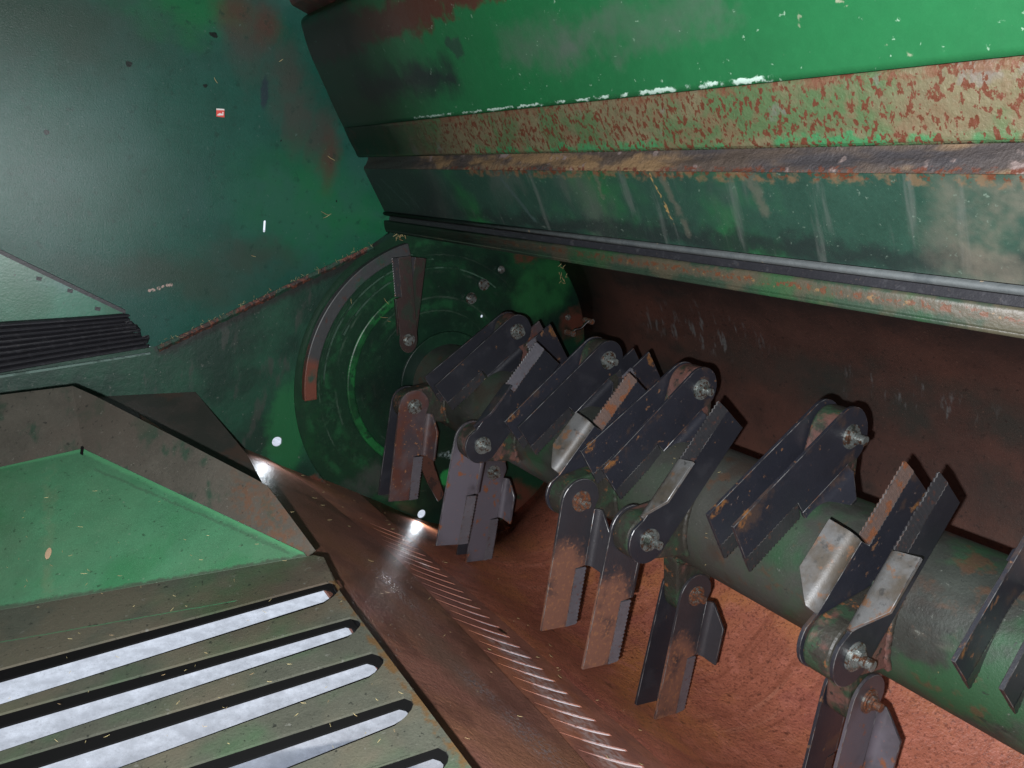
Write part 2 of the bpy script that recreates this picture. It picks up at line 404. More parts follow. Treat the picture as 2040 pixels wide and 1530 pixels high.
# ---- black ribbed rubber strip (stack of thin strips)
rb = thing('rubber_strip', 'black ribbed rubber seal strip ending in a ragged right end', 'rubber seal', X0(150, 690, .03))
def ribstrip():
    A0, B0 = Vector(X0(-330, 668, .03)), Vector(X0(256, 626, .03))
    A1, B1 = Vector(X0(-330, 800, .03)), Vector(X0(308, 690, .03))
    v = []; f = []; nr = 9; nn = 40; prof = []
    for k in range(nr * 4 + 1):
        t = k / (nr * 4); prof.append((t, .004 + .006 * abs(sin(pi * t * nr)) ** .6 + .002 * sin(7 * t)))
    cnt = len(prof)
    for i in range(nn + 1):
        s = i / nn
        for k, (t, h) in enumerate(prof):
            e = .985 + .014 * sin(t * 19) + .008 * sin(t * 43)
            ss = s * (e if True else 1)
            p = A0.lerp(B0, ss).lerp(A1.lerp(B1, ss), t + .006 * sin(s * 9 + t * 5))
            v.append((.012 + h + .014 * t, p.y, p.z))
    for i in range(nn):
        for k in range(cnt - 1): f.append((i * cnt + k, i * cnt + k + 1, (i + 1) * cnt + k + 1, (i + 1) * cnt + k))
    o = mesh('ribbed_strip', v, f, m_blk, rb)
    md = o.modifiers.new('thick', 'SOLIDIFY'); md.thickness = .006; md.offset = 1
ribstrip()
m_edge = mat('pale_edge', (.10, .17, .14), [L((.03, .07, .05), 60, (.5, .6))], rough=.4)
quad_px('edge_trim', [(-320, 805), (0, 753), (300, 706), (300, 703), (0, 748), (-320, 799)], .016, m_edge, rb, .004)

# ---- trough: floor, curved back wall
tr_prof = [(-.157, floor_z(-.157) - .0022), (-.150, floor_z(-.150) - .0006), (-.10, floor_z(-.10) - .0005), (-.05, -.3175), (0, -.340), (.05, -.3575), (.11, -.370), (.19, -.374), (.26, -.355), (.33, -.300), (.375, -.235), (.402, -.165)]
bk_prof = [(.402, -.165), (.415, -.11), (.425, .0), (.415, .09), (.385, .18), (.34, .245), (.283, .300), (.24, .335), (.20, .36), (.20, .42)]
def smooth_prof(p, n=6):
    out = []
    for i in range(len(p) - 1):
        p0 = Vector(p[max(i - 1, 0)]); p1 = Vector(p[i]); p2 = Vector(p[i + 1]); p3 = Vector(p[min(i + 2, len(p) - 1)])
        for k in range(n):
            t = k / n
            out.append(tuple(.5 * ((2 * p1) + (p2 - p0) * t + (2 * p0 - 5 * p1 + 4 * p2 - p3) * t * t + (3 * p1 - p0 - 3 * p2 + p3) * t ** 3)))
    out.append(tuple(p[-1])); return out
def tpt(u, v_, y=None):   # point on floor plane for painting
    return FL(u, v_)
m_trough = mat('rusty_trough_steel', (.50, .165, .100), [
    L((.30, .095, .055), 14, (.50, .66), stretch=(5, .35, .35), op=.55, rough=.32), L((.66, .30, .20), 11, (.56, .70), stretch=(7, .3, .3), op=.4, rough=.3),
    L((.62, .24, .085), 5, (.45, .65), op=.8),
    L((.36, .11, .085), 9, (.5, .7), op=.7),
    L((.62, .22, .15), 40, (.52, .66), op=.6),
    L((.050, .022, .016), 60, (.62, .70), op=.6),
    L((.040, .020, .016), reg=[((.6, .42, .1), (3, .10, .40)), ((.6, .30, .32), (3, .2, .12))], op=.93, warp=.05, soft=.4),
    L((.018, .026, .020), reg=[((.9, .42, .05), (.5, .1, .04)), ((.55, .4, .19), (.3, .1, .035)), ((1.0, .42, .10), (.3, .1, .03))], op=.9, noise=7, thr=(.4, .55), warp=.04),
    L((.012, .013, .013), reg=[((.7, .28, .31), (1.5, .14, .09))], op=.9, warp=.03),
    L((.085, .034, .026), reg=[((.9, .47, .02), (3, .16, .30))], op=.85, warp=.05, soft=.4, noise=5, thr=(.15, .45)),
    L((.13, .15, .15), reg=[((.35, .38, .20), (.22, .1, .06)), ((.8, .39, .17), (.16, .1, .04))], op=.75, noise=55, thr=(.55, .66), stretch=(1.8, .5, .5)),
    L((.34, .24, .20), 260, (.66, .74), op=.7),
    L((.16, .045, .03), 200, (.54, .62), op=.6), L((.030, .030, .026), 8, (.54, .66), reg=[((.9, .47, .02), (3, .16, .30))], op=.85),
    L((.07, .03, .022), seg=[((.30, -.09, -.31), (.55, .02, -.352), .006)], warp=.006, op=.8),
    ], rough=.42, bump=[(20, .25, .008), (190, .7, .0025), (600, .5, .001)], spec=.7)
tr = thing('trough', 'rusty curved steel trough with knife slits under the rotor', 'trough', (.6, 0, -.37))
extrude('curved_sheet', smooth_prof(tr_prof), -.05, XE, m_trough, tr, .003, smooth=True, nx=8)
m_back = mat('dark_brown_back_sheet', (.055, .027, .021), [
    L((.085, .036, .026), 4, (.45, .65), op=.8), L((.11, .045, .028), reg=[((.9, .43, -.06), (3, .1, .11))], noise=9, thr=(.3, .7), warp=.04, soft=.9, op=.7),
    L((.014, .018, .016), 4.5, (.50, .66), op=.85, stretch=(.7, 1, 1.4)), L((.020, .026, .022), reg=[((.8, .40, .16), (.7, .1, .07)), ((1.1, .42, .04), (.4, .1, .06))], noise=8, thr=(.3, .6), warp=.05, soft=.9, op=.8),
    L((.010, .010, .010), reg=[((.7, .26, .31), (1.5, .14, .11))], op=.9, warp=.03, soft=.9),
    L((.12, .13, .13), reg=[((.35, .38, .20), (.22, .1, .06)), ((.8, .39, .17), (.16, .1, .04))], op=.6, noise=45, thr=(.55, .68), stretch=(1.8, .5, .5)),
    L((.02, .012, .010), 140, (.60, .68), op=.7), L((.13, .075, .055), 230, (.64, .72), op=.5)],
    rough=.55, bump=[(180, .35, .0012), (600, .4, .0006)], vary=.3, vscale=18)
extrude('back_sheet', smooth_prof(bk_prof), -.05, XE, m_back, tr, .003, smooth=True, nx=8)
# slit sheet: flat part of the floor with the curved slits
nslit = 24; slits = []
R0, R1 = (806, 1069), (1277, 1526); L0, L1 = (750, 1047), (1185, 1502)
def inv(u): return 1 / (u + 20)
for i in range(nslit):
    s = i / (nslit - 1)
    # even spacing along X in space -> uneven in the picture
    def interp(a, b):
        A, B = FL(*a), FL(*b); return A.lerp(B, s)
    a, b = interp(L0, L1), interp(R0, R1)
    a = a - (b - a) * .35; b = b + (b - a) * .04; d = b - a; up = Vector((1, 0, 0)); nn = Vector(nF).normalized()
    side = nn.cross(d).normalized()
    if side.x > 0: side = -side
    a = a - d * .05 * random.uniform(-1, 1); a = a + d * random.uniform(-.06, .12)
    pts = []; M = 7
    for k in range(M + 1):
        t = k / M; c = a + (b - a) * t - side * (.16 * d.length * (t * (1 - t)))
        w_ = (.0005 + .0026 * min(1, t * 1.8)) * (.75 if k == M else 1) * (.8 + .3 * s)
        pts.append((c, w_))
    up_ = [c + side * w_ for c, w_ in pts]; dn_ = [c - side * w_ for c, w_ in pts]
    slits.append(up_ + dn_[::-1])
yl, yr = -.36, -.155
m_slit = mat('worn_slit_sheet_with_glare', (.42, .17, .12), [
    L((.36, .13, .06), 6, (.45, .65), op=.6), L((.20, .085, .075), 14, (.45, .6), op=.5),
    L((.60, .50, .50), reg=[], seg=[(FL(1010, 1290), FL(1240, 1530), .045), (FL(800, 1090), FL(850, 1130), .02)], op=.75, noise=120, thr=(.36, .62), rough=.25, warp=.02, soft=.9),  # pale patches paint the glare beside the slits
    L((.020, .012, .010), reg=[(FL(1003, 1258), .010)], warp=.01, soft=.4),
    L((.04, .018, .014), 90, (.62, .70), op=.6), L((.36, .24, .22), 300, (.64, .72), op=.7),
    ], rough=.38, bump=[(30, .2, .004), (150, .5, .002), (700, .4, .0006)], spec=.6)
def fpt(x, y): return Vector((x, y, floor_z(y)))
def fpt(x, y): return Vector((x, y, floor_z(y)))
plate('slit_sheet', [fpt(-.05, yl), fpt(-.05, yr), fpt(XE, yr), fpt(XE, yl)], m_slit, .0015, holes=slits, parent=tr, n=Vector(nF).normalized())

# front floor sheet, lies over the slit sheet, edge = dark seam
edge_px = [(505, 897), (560, 935), (620, 975), (687, 1031), (749, 1080), (801, 1128), (842, 1173), (912, 1249), (998, 1343), (1085, 1436), (1168, 1530)]
m_front = mat('brown_floor_sheet', (.24, .105, .078), [
    L((.24, .11, .055), 4, (.42, .65), op=.7),
    L((.12, .10, .075), reg=[(FL(880, 1310), (.20, .05, .1)), (FL(760, 1200), (.12, .03, .1))], op=.45, warp=.04, soft=.9),
    L((.10, .042, .032), 12, (.5, .65), op=.6),
    L((.19, .09, .06), 160, (.6, .7), op=.6),
    L((.42, .38, .40), reg=[(FL(790, 1180), (.14, .030, .1)), (FL(950, 1370), (.06, .024, .1)), (FL(1050, 1470), (.07, .034, .1)), (FL(800, 1100), (.1, .02, .1)), (FL(530, 925), (.06, .025, .1))], noise=260, thr=(.50, .58), rough=.18, metal=.8, op=.8, warp=.01, soft=.9),  # pale shiny flecks painted where daylight glares on the floor
    L((.010, .008, .008), seg=[(FL(755, 1082), FL(1175, 1535), .0035)], warp=.002, op=.8),
    L((.25, .11, .09), seg=[(FL(520, 905), FL(660, 1005), .004)], warp=.003, op=.8, rough=.3),
    ], rough=.40, bump=[(30, .2, .004), (180, .6, .002), (800, .5, .0006)], spec=.6)
sk = [(533, 967), (580, 1030), (632, 1095), (668, 1165), (760, 1290), (940, 1530), (1060, 1690)]
skp = [PL(u, v_) for u, v_ in sk]
skl = [(-.05, -.62), (.50, -.62)] + [(p.x, p.y + .030) for p in skp if p.x > .6] + [(XE, skp[-1].y + .03)]
fp = [Vector((x, y, 0)) for x, y in skl]
for p in fp: p.z = floor_z(p.y) + .004
e3 = [FL(u, v_) for u, v_ in edge_px]
last = e3[-1] + (e3[-1] - e3[-2]) * ((XE - e3[-1].x) / (e3[-1].x - e3[-2].x))
e3 = [Vector((-.05, e3[0].y, floor_z(e3[0].y)))] + e3 + [last]
e3 = [p + Vector((0, 0, .004)) for p in e3]
ff = thing('front_floor_sheet', 'brown rusty floor sheet between slotted plate and knife slits', 'floor sheet', (.6, -.45, -.13))
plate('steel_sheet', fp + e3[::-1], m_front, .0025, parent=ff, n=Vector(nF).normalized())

# ---- upper curved panel and beam (run along X from the end wall)
nU = (0, .1645, .096); cU = Vector(nU).dot(Vector((0, -.386, .648)))
UP = lambda u, v_: on(u, v_, nU, cU)
m_up = mat('bright_green_upper_panel', (.014, .108, .038), [
    L((.009, .11, .034), 3, (.4, .7), op=.6),
    L((.085, .095, .088), seg=[(UP(1020, 95), UP(1180, 75), .040), (UP(1180, 75), UP(1420, 15), .034)], op=.85, noise=9, thr=(.15, .80), warp=.03, soft=.98),
    L((.014, .014, .018), seg=[(UP(730, 175), UP(900, 150), .040)], op=.93, warp=.02, soft=.95),
    L((.07, .018, .014), seg=[(UP(630, 90), UP(700, 60), .045), (UP(700, 60), UP(850, 15), .034), (UP(850, 10), UP(1000, -30), .020)], op=.95, warp=.02, soft=.5),
    L((.17, .05, .02), reg=[((.5, -.386, .645), (.4, .04, .012))], noise=90, thr=(.5, .6), op=.8),
    L((.30, .42, .32), 130, (.67, .72), op=.55, warp=.01),
    L((.36, .33, .25), 45, (.66, .71), op=.7, reg=[((1.25, -.33, .54), (.35, .2, .12))], warp=.03, soft=.6),
    L((.02, .04, .03), reg=[((.50, -.335, .555), (.020, .05, .012)), ((.485, -.338, .56), (.012, .05, .010))], op=.8, warp=.01),
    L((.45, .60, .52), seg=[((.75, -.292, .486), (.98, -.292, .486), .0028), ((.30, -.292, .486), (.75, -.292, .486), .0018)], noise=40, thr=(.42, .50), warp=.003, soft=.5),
    ], rough=.36, bump=[(8, .15, .02), (300, .3, .0005)], vary=.15, vscale=6)
m_band = mat('rust_spotted_band', (.115, .098, .055), [
    L((.045, .10, .038), 10, (.48, .60), op=.8),
    L((.02, .15, .055), seg=[((.45, -.259, .439), (XE, -.259, .439), .008)], op=.8, noise=12, thr=(.4, .5), warp=.01),
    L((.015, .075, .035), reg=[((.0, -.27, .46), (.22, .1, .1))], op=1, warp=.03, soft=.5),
    L((.12, .08, .045), 30, (.52, .66), op=.8),
    L((.13, .115, .11), 22, (.62, .70), op=.6),
    L((.085, .024, .010), 210, (.535, .565), stretch=(1, .6, .6), rough=.6, reg=[((.78, -.275, .46), (.60, .1, .1))], warp=.02, soft=.35),
    L((.12, .055, .03), seg=[((.2, -.288, .480), (XE, -.288, .480), .006)], noise=60, thr=(.46, .58), warp=.004, op=.7),
    ], rough=.55, bump=[(100, .5, .003), (400, .3, .001)], vary=.25, vscale=25)
up = thing('upper_panel', 'bright green curved upper panel with a rust spotted lower band', 'panel', (.8, -.33, .55))
extrude('green_sheet', smooth_prof([(-.372, .665), (-.386, .648), (-.380, .628), (-.368, .602), (-.350, .573), (-.33, .543), (-.31, .512), (-.290, .4835)], 4), .0, XE, m_up, up, .003, smooth=True, nx=4)
extrude('rusty_band', smooth_prof([(-.2895, .4828), (-.276, .462), (-.264, .447), (-.2575, .4375), (-.2535, .4395), (-.235, .4445)], 4), .0, XE, m_band, up, .003, smooth=True, nx=4)
m_top = mat('dark_rusty_top', (.035, .014, .011), [L((.012, .05, .025), 12, (.5, .6)), L((.10, .03, .02), 40, (.5, .65), op=.6)], rough=.5)
tb = thing('top_beam', 'dark rusty folded beam above the green panel in the top corner', 'beam', (.6, -.4, .7))
extrude('folded_sheet', [(-.35, .655), (-.405, .668), (-.420, .690), (-.438, .74), (-.445, .83), (-.445, .95)], .0, XE, m_top, tb, .003)

m_ledge = mat('crusty_ledge', (.060, .044, .034), [
    L((.20, .125, .06), 14, (.48, .60), stretch=(.6, 1.4, 1.4), op=.85),
    L((.03, .028, .032), 9, (.48, .60), stretch=(.5, 2, 2), op=.9),
    L((.17, .13, .12), 35, (.60, .68)),
    L((.09, .026, .013), 120, (.50, .56), seg=[((.35, -.242, .416), (XE, -.242, .416), .007)], warp=.004),
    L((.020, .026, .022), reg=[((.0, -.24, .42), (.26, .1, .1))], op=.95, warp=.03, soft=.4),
    ], rough=.7, bump=[(70, .6, .004), (300, .7, .002)], vary=.3, vscale=25)
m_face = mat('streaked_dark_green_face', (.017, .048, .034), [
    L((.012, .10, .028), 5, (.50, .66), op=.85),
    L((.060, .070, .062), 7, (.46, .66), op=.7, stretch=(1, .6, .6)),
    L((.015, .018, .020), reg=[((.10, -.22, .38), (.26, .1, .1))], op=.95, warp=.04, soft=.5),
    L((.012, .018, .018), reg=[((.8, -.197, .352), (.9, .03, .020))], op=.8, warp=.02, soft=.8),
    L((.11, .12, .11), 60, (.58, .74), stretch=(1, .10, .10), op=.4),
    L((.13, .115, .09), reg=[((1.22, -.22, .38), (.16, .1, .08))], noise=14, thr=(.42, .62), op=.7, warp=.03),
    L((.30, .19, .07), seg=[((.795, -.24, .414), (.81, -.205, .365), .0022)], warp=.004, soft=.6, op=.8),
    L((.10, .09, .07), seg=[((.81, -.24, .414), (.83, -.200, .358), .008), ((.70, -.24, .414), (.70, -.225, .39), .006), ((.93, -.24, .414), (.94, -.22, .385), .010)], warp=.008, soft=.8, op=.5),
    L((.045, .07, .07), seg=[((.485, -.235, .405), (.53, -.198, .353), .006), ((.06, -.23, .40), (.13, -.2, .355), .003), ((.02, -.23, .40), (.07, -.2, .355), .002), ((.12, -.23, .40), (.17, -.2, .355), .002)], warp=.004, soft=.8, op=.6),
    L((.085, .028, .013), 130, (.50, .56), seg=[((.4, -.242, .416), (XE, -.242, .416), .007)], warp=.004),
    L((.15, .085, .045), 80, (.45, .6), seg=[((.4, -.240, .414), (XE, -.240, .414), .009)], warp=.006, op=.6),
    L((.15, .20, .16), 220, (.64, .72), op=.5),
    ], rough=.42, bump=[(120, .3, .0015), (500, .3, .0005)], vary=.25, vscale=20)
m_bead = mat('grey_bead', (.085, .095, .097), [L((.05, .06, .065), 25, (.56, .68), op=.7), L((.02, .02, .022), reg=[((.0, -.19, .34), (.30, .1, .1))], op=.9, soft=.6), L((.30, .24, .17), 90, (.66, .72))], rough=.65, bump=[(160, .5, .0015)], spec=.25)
m_flange = mat('green_brown_flange', (.022, .042, .026), [
    L((.060, .050, .034), seg=[((-.1, -.1865, .318), (XE, -.1865, .318), .008)], warp=.004, op=.9),
    L((.07, .055, .035), 16, (.46, .60), op=.7), L((.014, .07, .024), 10, (.5, .62), op=.7),
    L((.09, .034, .015), 130, (.52, .56), seg=[((.3, -.1865, .318), (XE, -.1865, .318), .0045)], warp=.003),
    L((.15, .09, .04), 90, (.60, .64), seg=[((.4, -.1865, .3175), (XE, -.1865, .3175), .004)], warp=.003),
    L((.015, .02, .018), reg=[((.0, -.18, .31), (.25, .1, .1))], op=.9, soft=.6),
    ], rough=.5, bump=[(150, .5, .0015)])
be = thing('cross_beam', 'dark green cross beam with rusty ledge, grey bead and lower flange', 'beam', (.8, -.21, .36))
lp = smooth_prof([(-.2345, .4440), (-.236, .434), (-.2400, .424), (-.242, .4165)], 3)
v = []; f = []
NXL = 160; k = len(lp)
for i in range(NXL + 1):
    x = XE * i / NXL
    for j, (y, z) in enumerate(lp):
        r = (.0012) * (sin(x * 31 + j) * .5 + sin(x * 77 + j * 2) * .3 + random.uniform(-.3, .3)) * (0 if j in (0, k - 1) else 1)
        v.append((x, y - r, z + r * .5))
for i in range(NXL):
    for j in range(k - 1): f.append((i * k + j, i * k + j + 1, (i + 1) * k + j + 1, (i + 1) * k + j))
mesh('crusty_ledge', v, f, m_ledge, be, smooth=True)
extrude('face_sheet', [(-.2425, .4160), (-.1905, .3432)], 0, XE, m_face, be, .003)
extrude('bead', smooth_prof([(-.1903, .3428), (-.1928, .3402), (-.1924, .3372), (-.1885, .3352)], 4), 0, XE, m_bead, be, .003, smooth=True)
extrude('groove', [(-.1885, .3352), (-.1780, .3347), (-.1785, .3268), (-.1872, .3265)], 0, XE, m_blk, be, .002)
extrude('flange', smooth_prof([(-.1872, .3263), (-.1888, .3235), (-.1879, .3180), (-.1850, .3085), (-.1825, .3065), (-.165, .3075)], 4), 0, XE, m_flange, be, .003, smooth=True)
# unseen sheets added all round to keep outside daylight from the interior
m_dark = mat('dark_blocker', (.020, .019, .018), [L((.05, .025, .02), 12, (.5, .65))], rough=.6)
hs = thing('daylight_blocker', 'unseen dark sheets added around the machine to block daylight', 'shell', (.8, 0, .9))
mesh('blocker_sheet', [(-.0, -1.1, 1), (XE, -1.1, 1), (XE, .6, 1), (-.0, .6, 1)], [(0, 1, 2, 3)], m_dark, hs)
mesh('blocker_sheet', [(0, -1.1, 1), (XE, -1.1, 1), (XE, -1.1, -.25), (-.02, -1.1, -.25)], [(0, 1, 2, 3)], m_dark, hs)
mesh('blocker_sheet', [(XE, -1.1, 1), (XE, .6, 1), (XE, .6, -.6), (XE, -1.1, -.6)], [(0, 1, 2, 3)], m_dark, hs)
mesh('blocker_sheet', [(-.02, .6, 1), (XE, .6, 1), (XE, .6, -.6), (-.02, .6, -.6)], [(0, 1, 2, 3)], m_dark, hs)
mesh('blocker_sheet', [(-.003, -.2, 1), (-.003, .6, 1), (-.003, .6, .45), (-.003, -.2, .45)], [(0, 1, 2, 3)], m_dark, hs)

# ---- slotted plate and hump
def slot_px(up0, up1, lo0, lo1, cap):
    """obround slot loop in picture points: upper edge left->right, round right end, lower edge right->left"""
    ax_, ay = up1; bx, by = lo1; cx, cy = cap
    pts = [up0, up1]
    for t in (.2, .4, .6, .8):
        # quadratic curve through the cap
        q = (2 * cx - (ax_ + bx) / 2, 2 * cy - (ay + by) / 2)
        pts.append(((1 - t) ** 2 * ax_ + 2 * t * (1 - t) * q[0] + t * t * bx, (1 - t) ** 2 * ay + 2 * t * (1 - t) * q[1] + t * t * by))
    pts += [lo1, lo0]
    return pts
slots = [((-300, 1411), (655, 1158), (-300, 1498), (645, 1202), (677, 1172)),
         ((-300, 1504), (697, 1229), (-300, 1596), (692, 1270), (719, 1242)),
         ((-300, 1607), (740, 1298), (-300, 1725), (735, 1350), (765, 1316)),
         ((-300, 1741), (805, 1387), (-300, 1880), (786, 1446), (823, 1407)),
         ((-300, 1869), (872, 1485), (-300, 2010), (858, 1556), (894, 1512))]
white = [((-300, 1442), (645, 1173), (-300, 1498), (645, 1199), (664, 1182)),
         ((-300, 1536), (688, 1247), (-300, 1596), (692, 1267), (709, 1255)),
         ((-300, 1645), (730, 1319), (-300, 1725), (735, 1347), (752, 1330)),
         ((-300, 1783), (795, 1410), (-300, 1880), (786, 1443), (813, 1421)),
         ((-300, 1915), (862, 1508), (-300, 2010), (858, 1552), (884, 1524))]
m_plate = mat('grimy_slotted_plate', (.066, .068, .052), [
    L((.035, .095, .040), 5, (.50, .66), op=.75),
    L((.100, .085, .060), 7, (.46, .62), op=.7),
    L((.055, .032, .024), reg=[(PL(520, 1190), (.1, .12, .1)), (PL(640, 1120), (.05, .03, .1))], op=.6, warp=.03, soft=.9),
    L((.010, .011, .010), 190, (.62, .70), op=.8),
    L((.16, .16, .14), 130, (.64, .74), op=.6),
    L((.10, .05, .015), seg=[(PL(665, 1160), PL(940, 1530), .008)], noise=70, thr=(.4, .55), warp=.006, op=.8),
    L((.05, .19, .09), seg=[(PL(-20, 1283), PL(470, 1197), .0008)], warp=.001, soft=.4, op=.8),
    ], rough=.5, bump=[(90, .25, .002), (420, .55, .001)], vary=.25, vscale=22)
sp = thing('slotted_plate', 'grey green slotted steel plate with long open slots beside the rotor', 'plate', PL(400, 1350))
ppx = [(-320, 1272), (625, 1106), (645, 1110), (668, 1165), (700, 1210), (760, 1290), (850, 1410), (940, 1530), (1060, 1690)]
pp = [PL(u, v_) for u, v_ in ppx]
pp = pp + [Vector((XE, pp[-1].y, plate_z(pp[-1].y))), Vector((XE, -1.1, plate_z(-1.1))), Vector((pp[0].x, -1.1, plate_z(-1.1)))]
plate('slotted_sheet', pp, m_plate, .0022, holes=[[PL(*p) for p in slot_px(*s)] for s in slots], parent=sp, n=nP)
DN = .030
m_baf = mat('black_inner_sheet', (.006, .006, .006), rough=.8, vary=.1, spec=.1)  # near-black so the unlit band inside each slot stays dark
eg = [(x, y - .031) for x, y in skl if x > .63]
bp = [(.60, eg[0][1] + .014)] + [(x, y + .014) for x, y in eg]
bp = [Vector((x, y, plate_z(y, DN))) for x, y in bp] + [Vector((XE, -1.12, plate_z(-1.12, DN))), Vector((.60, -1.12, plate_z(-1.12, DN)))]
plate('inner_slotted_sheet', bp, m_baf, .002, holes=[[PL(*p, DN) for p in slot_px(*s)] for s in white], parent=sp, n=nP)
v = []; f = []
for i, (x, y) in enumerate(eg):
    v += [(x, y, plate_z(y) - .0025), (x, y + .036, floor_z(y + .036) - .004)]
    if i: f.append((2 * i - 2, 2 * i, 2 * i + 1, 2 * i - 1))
mesh('light_seal_skirt', v, f, m_baf, sp)  # hidden skirt added to stop daylight leaking between plate and floor

# hump
G0, G1 = PL(-320, 1272), PL(612, 1108); R1 = at(165, 893, .97)
nG = (G1 - G0).cross(R1 - G0).normalized(); cG = nG.dot(G0)
GP = lambda u, v_: on(u, v_, nG, cG)
R0, R2 = GP(-320, 1002), GP(605, 1100)
O1 = at(145, 769, 1.03)
nA = (R1 - R0).cross(O1 - R0).normalized(); cA = nA.dot(R0); AP = lambda u, v_: on(u, v_, nA, cA)
nB = (R1 - R2).cross(O1 - R2).normalized(); cB = nB.dot(R2); BP = lambda u, v_: on(u, v_, nB, cB)
m_green = mat('dusty_light_green_facet', (.055, .175, .090), [
    L((.080, .17, .095), 5, (.45, .66), op=.6), L((.034, .155, .065), 8, (.52, .7), op=.8), L((.07, .075, .055), 3, (.50, .72), op=.6),
    L((.16, .17, .10), seg=[(GP(102, 930), GP(92, 1200), .010)], noise=30, thr=(.4, .6), op=.25, warp=.012, soft=.9),
    L((.075, .26, .12), seg=[(GP(-100, 950), GP(165, 897), .006), (GP(165, 897), GP(600, 1098), .007)], warp=.002, soft=.8, op=.8),
    L((.045, .075, .05), seg=[(GP(190, 935), GP(575, 1100), .003)], warp=.003, soft=.8, op=.45),
    L((.05, .055, .042), seg=[(GP(-100, 1232), GP(620, 1108), .007)], warp=.004, soft=.7, op=.8),
    L((.17, .22, .16), 220, (.64, .74), op=.6), L((.02, .045, .025), 160, (.62, .72), op=.7)],
    rough=.45, bump=[(120, .25, .001), (700, .5, .0005)], vary=.22, vscale=25)
m_hgrey = mat('grimy_grey_facet', (.070, .064, .052), [
    L((.018, .048, .030), 18, (.52, .64), stretch=(1, 2, 1), op=.8), L((.075, .062, .050), 9, (.48, .62), op=.6),
    L((.11, .052, .028), reg=[(BP(560, 1060), (.14, .035, .1)), (BP(500, 1000), (.10, .025, .1))], noise=130, thr=(.42, .60), warp=.015, soft=.95, op=.75),
    L((.15, .14, .12), 200, (.64, .72), op=.7), L((.012, .014, .012), 170, (.64, .70), op=.7)],
    rough=.5, bump=[(120, .3, .0015), (600, .5, .0006)], vary=.3, vscale=22)
hp = thing('hood_hump', 'faceted hump on the slotted plate with bright green front facet', 'cover', GP(200, 1150))
plate('green_facet', [G0, G1, R2, R1, R0], m_green, .002, parent=hp, bevel=.0006)
plate('grey_facet', [R0, R1, O1, AP(0, 787), AP(-320, 830)], m_hgrey, .002, parent=hp)
plate('grey_facet', [R1, R2, G1, BP(628, 1096), BP(580, 1031), BP(533, 968), BP(510, 955), BP(353, 873), BP(190, 789), O1], m_hgrey, .002, parent=hp)
quad = [GP(162, 886), GP(168, 886), GP(166, 908), GP(160, 905)]
plate('corner_notch', [p + nG * (.001 if nG.dot(CAM - G0) > 0 else -.001) for p in quad], m_baf, .0005, parent=hp)

# dull guard sheet behind the hump, continues the inner sheet
q1, q2, q3 = at(100, 758, 1.34), at(374, 762, 1.44), at(492, 905, 1.27)
nQ = (q2 - q1).cross(q3 - q1).normalized(); cQ = nQ.dot(q1); QP = lambda u, v_: on(u, v_, nQ, cQ)
m_guard = mat('dull_brown_grey_guard', (.066, .055, .048), [L((.035, .040, .034), 8, (.45, .6), op=.7), L((.14, .12, .10), 170, (.66, .72), op=.6), L((.10, .05, .035), 12, (.55, .65), op=.5)], rough=.5, bump=[(250, .4, .001)])
gd = thing('side_guard', 'dull brown grey guard plate behind the hump edge', 'guard', QP(400, 880))
gpx = [QP(u, v_) for u, v_ in [(-320, 818), (100, 758), (335, 747), (358, 750), (374, 762), (430, 830), (492, 905), (535, 985), (556, 1030), (-320, 960)]]
plate('guard_plate', gpx, m_guard, .003, parent=gd)
#HERE
# ================================================================ ROTOR
PV = {'U': (-.004, .155), 'A': (-.154, -.016), 'B': (.012, -.139), 'D': (.155, .010)}
m_tube = mat('grimy_green_tube', (.033, .038, .032), [
    L((.018, .016, .013), 16, (.50, .66), op=.7, stretch=(.5, 1, 1)), L((.09, .085, .07), 38, (.60, .74), op=.5, stretch=(.4, 1, 1)),
    L((.016, .075, .028), 9, (.48, .62), op=.75),
    L((.058, .058, .050), 4, (.45, .62), op=.7),
    L((.08, .040, .022), 30, (.58, .68), op=.7),
    L((.045, .027, .02), 10, (.56, .66), op=.6),
    L((.14, .15, .13), 240, (.66, .72), op=.6), L((.015, .018, .016), 150, (.64, .7), op=.7)],
    rough=.55, bump=[(60, .2, .002), (350, .5, .001)], vary=.4, vscale=22)
m_lug = mat('rusty_lug', (.032, .030, .024), [
    L((.026, .055, .030), 30, (.48, .6), op=.8), L((.17, .070, .028), 70, (.60, .68)), L((.15, .065, .055), 20, (.52, .62), op=.7), L((.03, .025, .022), 120, (.58, .66))],
    rough=.5, bump=[(120, .5, .0025), (500, .4, .0008)], vary=.3, vscale=40)
rt = thing('chopper_rotor', 'dark green straw chopper rotor tube with four rows of bolted lugs', 'rotor', (0, 0, 0))
v = []; f = []; n = 96
xs = [-.03 + (XE + .03 - .01) * i / 24 for i in range(25)]
for x in xs:
    for i in range(n): v.append((x, .085 * cos(2 * pi * i / n), .085 * sin(2 * pi * i / n)))
for s in range(24):
    for i in range(n): f.append((s * n + i, s * n + (i + 1) % n, (s + 1) * n + (i + 1) % n, (s + 1) * n + i))
mesh('rotor_tube', v, f, m_tube, rt, smooth=True)
v = []; f = []; prism_x(v, f, circ((0, 0), .112, 72), .0, .006); mesh('end_flange', v, f, m_dish, rt, bevel=.001)

